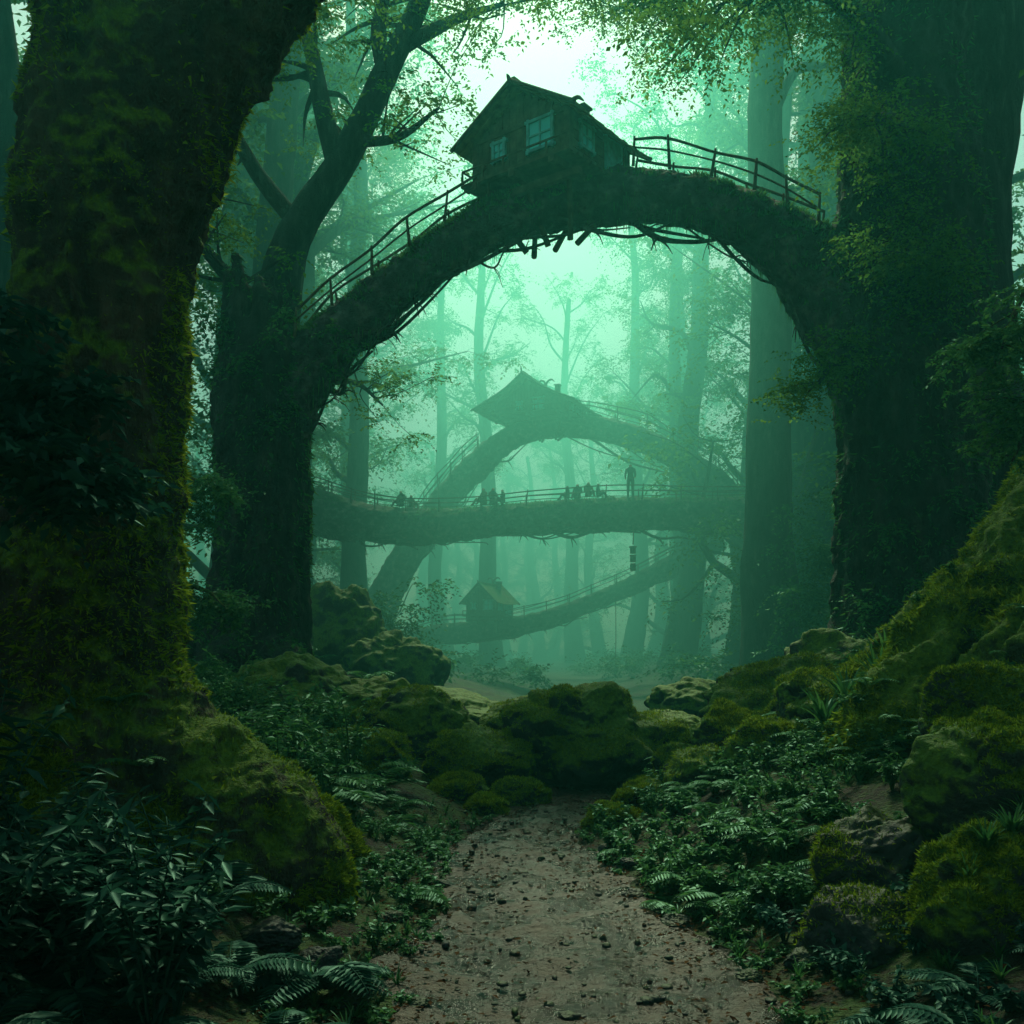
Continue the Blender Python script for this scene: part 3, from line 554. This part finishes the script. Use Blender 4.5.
for i,(x,y,s) in enumerate([(-1.2,6.2,.13),(-1.55,6.35,.17),(-.95,5.75,.1),(1.2,7.4,.1),(1.6,7.0,.08),(1.85,6.3,.1),(-.55,5.7,.06),(.3,5.5,.04),(1.1,9.2,.08),(-.9,7.4,.08),(1.0,8.2,.07),(-.62,8.6,.07),(1.45,6.1,.07),(.95,10,.08)]):
    boulder((x,y,float(Hf(x,y))+s*.2),(s*1.3,s,s*.7),70+i,mRockB,0,'stone')
rng=np.random.default_rng(33)
parts=[tube([[6.4,10.6,3.7,.7],[5.1,10.1,2.75,.55],[4.15,9.8,1.75,.5],[3.6,9.5,1.1,.48],[3.42,9.3,.45,.45],[3.4,9.1,-.2,.5]],30,18),tube([[6.5,9.5,2.6,.7],[5,9.2,1.8,.6],[4.2,9,1.0,.5],[3.9,8.7,.2,.5]],30,18),
 tube([[6.4,11.5,3.4,.7],[5.2,11.4,2.3,.6],[4.3,11.3,1.6,.5],[3.6,11.2,1.0,.4],[3.0,11,.4,.3]],30,18),tube([[5.3,9.6,2.2,.35],[4.5,9.0,1.3,.3],[3.9,8.4,.6,.28],[3.5,8,.1,.2]],20,14),
 tube([[5.6,9,2.6,.3],[4.8,8.6,2.0,.25],[4.3,8.1,1.2,.22],[4.2,7.6,.5,.2]],20,12)]
v,f=fuse(parts,.04,3); v=bark(v,f,.12,2.6,.8,9,.34,.09); mb=MB().add(v,f,0); V,T=fuzz(rng,v,f,140000,.037,.0); mb.add(V,T,1)
V,T=fuzz(rng,v,f,18000,.075,-.3,None,.4); mb.add(V,T,1); mb.obj('mossy_root_bank',[mMoss,mFuzz])
bankv=v
# ------------------------------------------------------------------ undergrowth
def fern_part(rng,base,nfr,L,pin=16,wd=.26):
    V=[];D=[];S=[]; mbv=[]
    for k in range(nfr):
        a=rng.uniform(0,6.28); l=L*rng.uniform(.6,1.1); out=np.array([math.cos(a),math.sin(a),0]); t=np.linspace(.12,1,pin)
        z=l*(1.05*t-.85*t**2)*rng.uniform(.6,1.1); p=base+out*(l*.85*t**1.2)[:,None]; p[:,2]+=z
        T=nrm(np.gradient(p,axis=0)); sd=nrm(np.cross(T,[0,0,1.])); w=l*wd*np.sin(np.pi*np.clip(t*.88+.1,0,1))**.8
        for s in (-1,1): V.append(p);D.append(sd*s+T*.45-[0,0,.15]);S.append(w)
        mbv.append(np.hstack([p,np.linspace(.006,.002,pin)[:,None]*max(1,L)]))
    return np.vstack(V),np.vstack(D),np.concatenate(S),mbv
def ferns(name,bases,nfr,L,seed,mat,pin=16,w=.16):
    rng=np.random.default_rng(seed); mb=MB()
    for b in bases:
        p,d,s,st=fern_part(rng,np.array(b,float),nfr,L*rng.uniform(.7,1.2),pin)
        v,f=leafset(rng,p,d,s,w,.05,2.5); mb.add(v,f)
        for q in st: v,f=tube(q,pin,4); mb.add(v,f)
    return mb.obj(name,[mat])
def shrub(name,bases,ns,Hh,ls,seed,mat,nl=14,w=.2,spread=.5):
    rng=np.random.default_rng(seed); mb=MB()
    for b in bases:
        hs=rng.uniform(.6,1.2)
        for k in range(ns):
            a=rng.uniform(0,6.28); h=Hh*hs*rng.uniform(.5,1.1); o=np.array([math.cos(a),math.sin(a),0])*h*spread*rng.uniform(.3,1)
            P=np.array([[*b,.008],[*(np.array(b)+o*.4+[0,0,h*.6]),.006],[*(np.array(b)+o+[0,0,h*.9]),.003]]); v,f=tube(P,8,4); mb.add(v,f)
            S=spl(P,nl+4)[4:,:3]; n=len(S); d=rng.normal(0,1,(n,3))*[1,1,.35]; 
            for r_ in range(2):
                v,f=leafset(rng,S,nrm(d if r_ else -d)+[0,0,-.1],ls*rng.uniform(.6,1.2,n),w,.08,1.5); mb.add(v,f)
    return mb.obj(name,[mat])
def scat(rng,n,x0,x1,y0,y1,lo=1.0,hi=99):
    x=rng.uniform(x0,x1,n*5); y=rng.uniform(y0,y1,n*5); u=np.abs(x-pc(y))/hw(y); ok=(u>lo)&(u<hi)
    x,y=x[ok][:n],y[ok][:n]; return np.stack([x,y,Hf(x,y)-.02],1)
rng=np.random.default_rng(61)
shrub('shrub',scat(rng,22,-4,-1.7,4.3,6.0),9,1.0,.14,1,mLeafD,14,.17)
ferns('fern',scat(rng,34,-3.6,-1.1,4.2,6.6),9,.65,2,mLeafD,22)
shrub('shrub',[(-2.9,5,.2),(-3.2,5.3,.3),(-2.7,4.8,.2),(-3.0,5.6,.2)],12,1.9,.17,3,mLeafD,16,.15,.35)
shrub('ground_cover_plants',scat(rng,60,-2.2,-.6,5.6,11),7,.22,.055,4,mLeafU,8,.3,.8)
ferns('fern',scat(rng,18,-2.2,-.8,7.8,12),8,.42,5,mLeafU)
ferns('fern',scat(rng,30,-4.4,-1.6,9.6,14),9,.8,6,mLeafU,18)
shrub('shrub',scat(rng,34,-4.6,-1.9,9.6,15),9,1.0,.1,26,mLeafU,12,.26,.6)
shrub('ground_cover_plants',scat(rng,90,-6,-1.3,12,20),7,.5,.09,7,mLeafU,9,.28,.7)
ferns('fern',[(-2.7,7.2,1.15),(-3.3,7.0,1.1),(-2.9,7.35,1.6)],8,.42,8,mLeafU)
shrub('ground_cover_plants',scat(rng,150,.8,3.6,6.8,11.8),8,.3,.06,9,mLeafU,10,.3,.8)
ferns('fern',scat(rng,40,1.1,3.6,7.2,12.5),8,.45,10,mLeafU)
ferns('fern',scat(rng,16,2.2,4.2,10.5,14),8,.6,11,mLeafU)
shrub('ground_cover_plants',scat(rng,70,2.5,8,12,22),7,.5,.1,12,mLeafU,9,.28,.7)
ferns('fern',scat(rng,30,-12,10,18,34),9,1.4,13,mLeafU,14)
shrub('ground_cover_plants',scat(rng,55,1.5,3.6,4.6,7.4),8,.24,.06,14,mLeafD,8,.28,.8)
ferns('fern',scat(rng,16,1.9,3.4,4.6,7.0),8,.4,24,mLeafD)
shrub('ground_cover_plants',scat(rng,170,-2,2.6,4.4,12,.84,1.3),5,.11,.04,34,mLeafU,6,.32,1.0)
k=rng.choice(len(bankv),4000); top=[tuple(bankv[q]-[0,0,.03]) for q in k if bankv[q][2]>.7 and bankv[q][1]<10.2]; top=top[:70]
ferns('fern',top[:34],7,.38,15,mLeafU); shrub('ground_cover_plants',top[34:],6,.2,.05,36,mLeafU,8,.3,.8)
C=scat(rng,120,-30,30,28,90)
v,f=twigs(rng,C+[0,0,.8],rng.uniform(1.0,2.4,len(C)),26,9,.24,.8,.3); MB().add(v,f).obj('bushes',[mLeafU])
def grass(name,bases,nb,L,seed,mat):
    rng=np.random.default_rng(seed); mb=MB()
    for b in bases:
        n=nb; a=rng.uniform(0,6.28,n); l=L*rng.uniform(.5,1.1,n); o=np.stack([np.cos(a),np.sin(a),0*a],1); sp=rng.uniform(.2,.9,(n,1))
        t=np.linspace(0,1,6)[None]; P=np.array(b)+o[:,None]*(sp*l[:,None]*t**1.5)[:,:,None]; P[:,:,2]+=l[:,None]*(t-.45*sp*t**2.4)*.95
        sd=np.stack([-np.sin(a),np.cos(a),0*a],1)[:,None]*(.018*L/.5*(1-t[0]**2)+.001)[None,:,None]
        V=np.stack([P-sd,P+sd],2).reshape(-1,3); i=(np.arange(n)*12)[:,None]; j=np.arange(5)[None]*2; q=np.stack([i+j,i+j+1,i+j+3,i+j+2],-1).reshape(-1,4); mb.add(V,q)
    return mb.obj(name,[mat])
grass('grass_tuft',[(3.55,10.6,1.35),(3.95,10.8,1.6),(3.25,10.4,1.15),(4.2,11.2,1.8)],46,.62,1,mLeafU)
grass('grass',scat(rng,280,-2.4,3.6,4.4,12,.95),16,.18,2,mLeafU)
grass('grass',[(3.0,6.0,.85),(2.8,5.9,.8),(3.2,6.2,.9),(2.65,5.8,.6)],70,.28,3,mLeafU)
n=1500; yy=rng.uniform(4,13,n); xx=pc(yy)+rng.normal(0,.75,n)*hw(yy); v0,f0=ico(2); sz=.006+.032*rng.random(n)**5
P=np.stack([xx,yy,Hf(xx,yy)+.01+sz*.1],1); V=(v0[None]*(sz[:,None,None]*rng.uniform(.6,1.4,(n,1,3))*[1,1,.6])*(1+.08*rng.normal(0,1,(n,len(v0),1)))+P[:,None]).reshape(-1,3)
MB().add(V,(f0[None]+np.arange(n)[:,None,None]*len(v0)).reshape(-1,3)).obj('pebbles',[mRockB])
n=4500; yy=rng.uniform(4,14,n); xx=pc(yy)+rng.choice([-1,1],n)*(hw(yy)*1.0+rng.normal(0,.45,n)); P=np.stack([xx,yy,Hf(xx,yy)+.03],1); d=rng.normal(0,1,(n,3))*[1,1,.15]
v,f=leafset(rng,P,d,rng.uniform(.02,.06,n),.3,.1,3); MB().add(v,f).obj('leaf_litter',[mDry])
# ------------------------------------------------------------------ mist
def mist(name,lo,hi,dens,sca,ab,g):
    mb=MB(); c=(np.array(lo)+np.array(hi))/2; boxm(mb,c,np.array(hi)-np.array(lo)); o=mb.obj(name,[],False)
    m=bpy.data.materials.new(name); m.use_nodes=True; nt=m.node_tree; nt.nodes.clear(); out=nt.nodes.new('ShaderNodeOutputMaterial')
    s=nt.nodes.new('ShaderNodeVolumeScatter'); s.inputs['Color'].default_value=(*sca,1); s.inputs['Density'].default_value=dens; s.inputs['Anisotropy'].default_value=g
    a=nt.nodes.new('ShaderNodeVolumeAbsorption'); a.inputs['Color'].default_value=(*sca,1); a.inputs['Density'].default_value=dens*ab
    x=nt.nodes.new('ShaderNodeAddShader'); nt.links.new(s.outputs[0],x.inputs[0]); nt.links.new(a.outputs[0],x.inputs[1]); nt.links.new(x.outputs[0],out.inputs['Volume'])
    o.data.materials.append(m); return o
mist('mist',(-110,25.5,-5),(110,215,32),.0175,(.20,.90,.72),.85,.58)
mist('thin_mist',(-60,-10,-5),(60,25.49,32),.0020,(.12,.92,.80),.9,.5)
# ------------------------------------------------------------------ light
w=bpy.data.worlds.new('World'); scene.world=w; w.use_nodes=True; nt=w.node_tree; bg=nt.nodes['Background']
sky=nt.nodes.new('ShaderNodeTexSky'); sky.sky_type='NISHITA'; sky.sun_disc=False; sky.sun_elevation=R(51); sky.sun_rotation=R(0); sky.dust_density=2.2
mx=nt.nodes.new('ShaderNodeMix'); mx.data_type='RGBA'; mx.blend_type='MULTIPLY'; mx.inputs[0].default_value=1; mx.inputs[7].default_value=(.78,1,.70,1)
nt.links.new(sky.outputs[0],mx.inputs[6]); nt.links.new(mx.outputs[2],bg.inputs[0]); bg.inputs[1].default_value=.15
sl=bpy.data.lights.new('sun','SUN'); sl.energy=5; sl.angle=R(10); sl.color=(.9,1,.66); so=link('sun',sl,None,(0,20,50),(R(-39),0,0))
cam=bpy.data.cameras.new('camera'); cam.lens=35.156; cam.sensor_width=36; cam.shift_y=.135; cam.clip_end=1500; cam.clip_start=.05
co=link('camera',cam,None,(0,0,2),(R(90),0,0)); scene.camera=co
scene.view_settings.view_transform='Standard'; scene.view_settings.look='None'; scene.view_settings.exposure=0
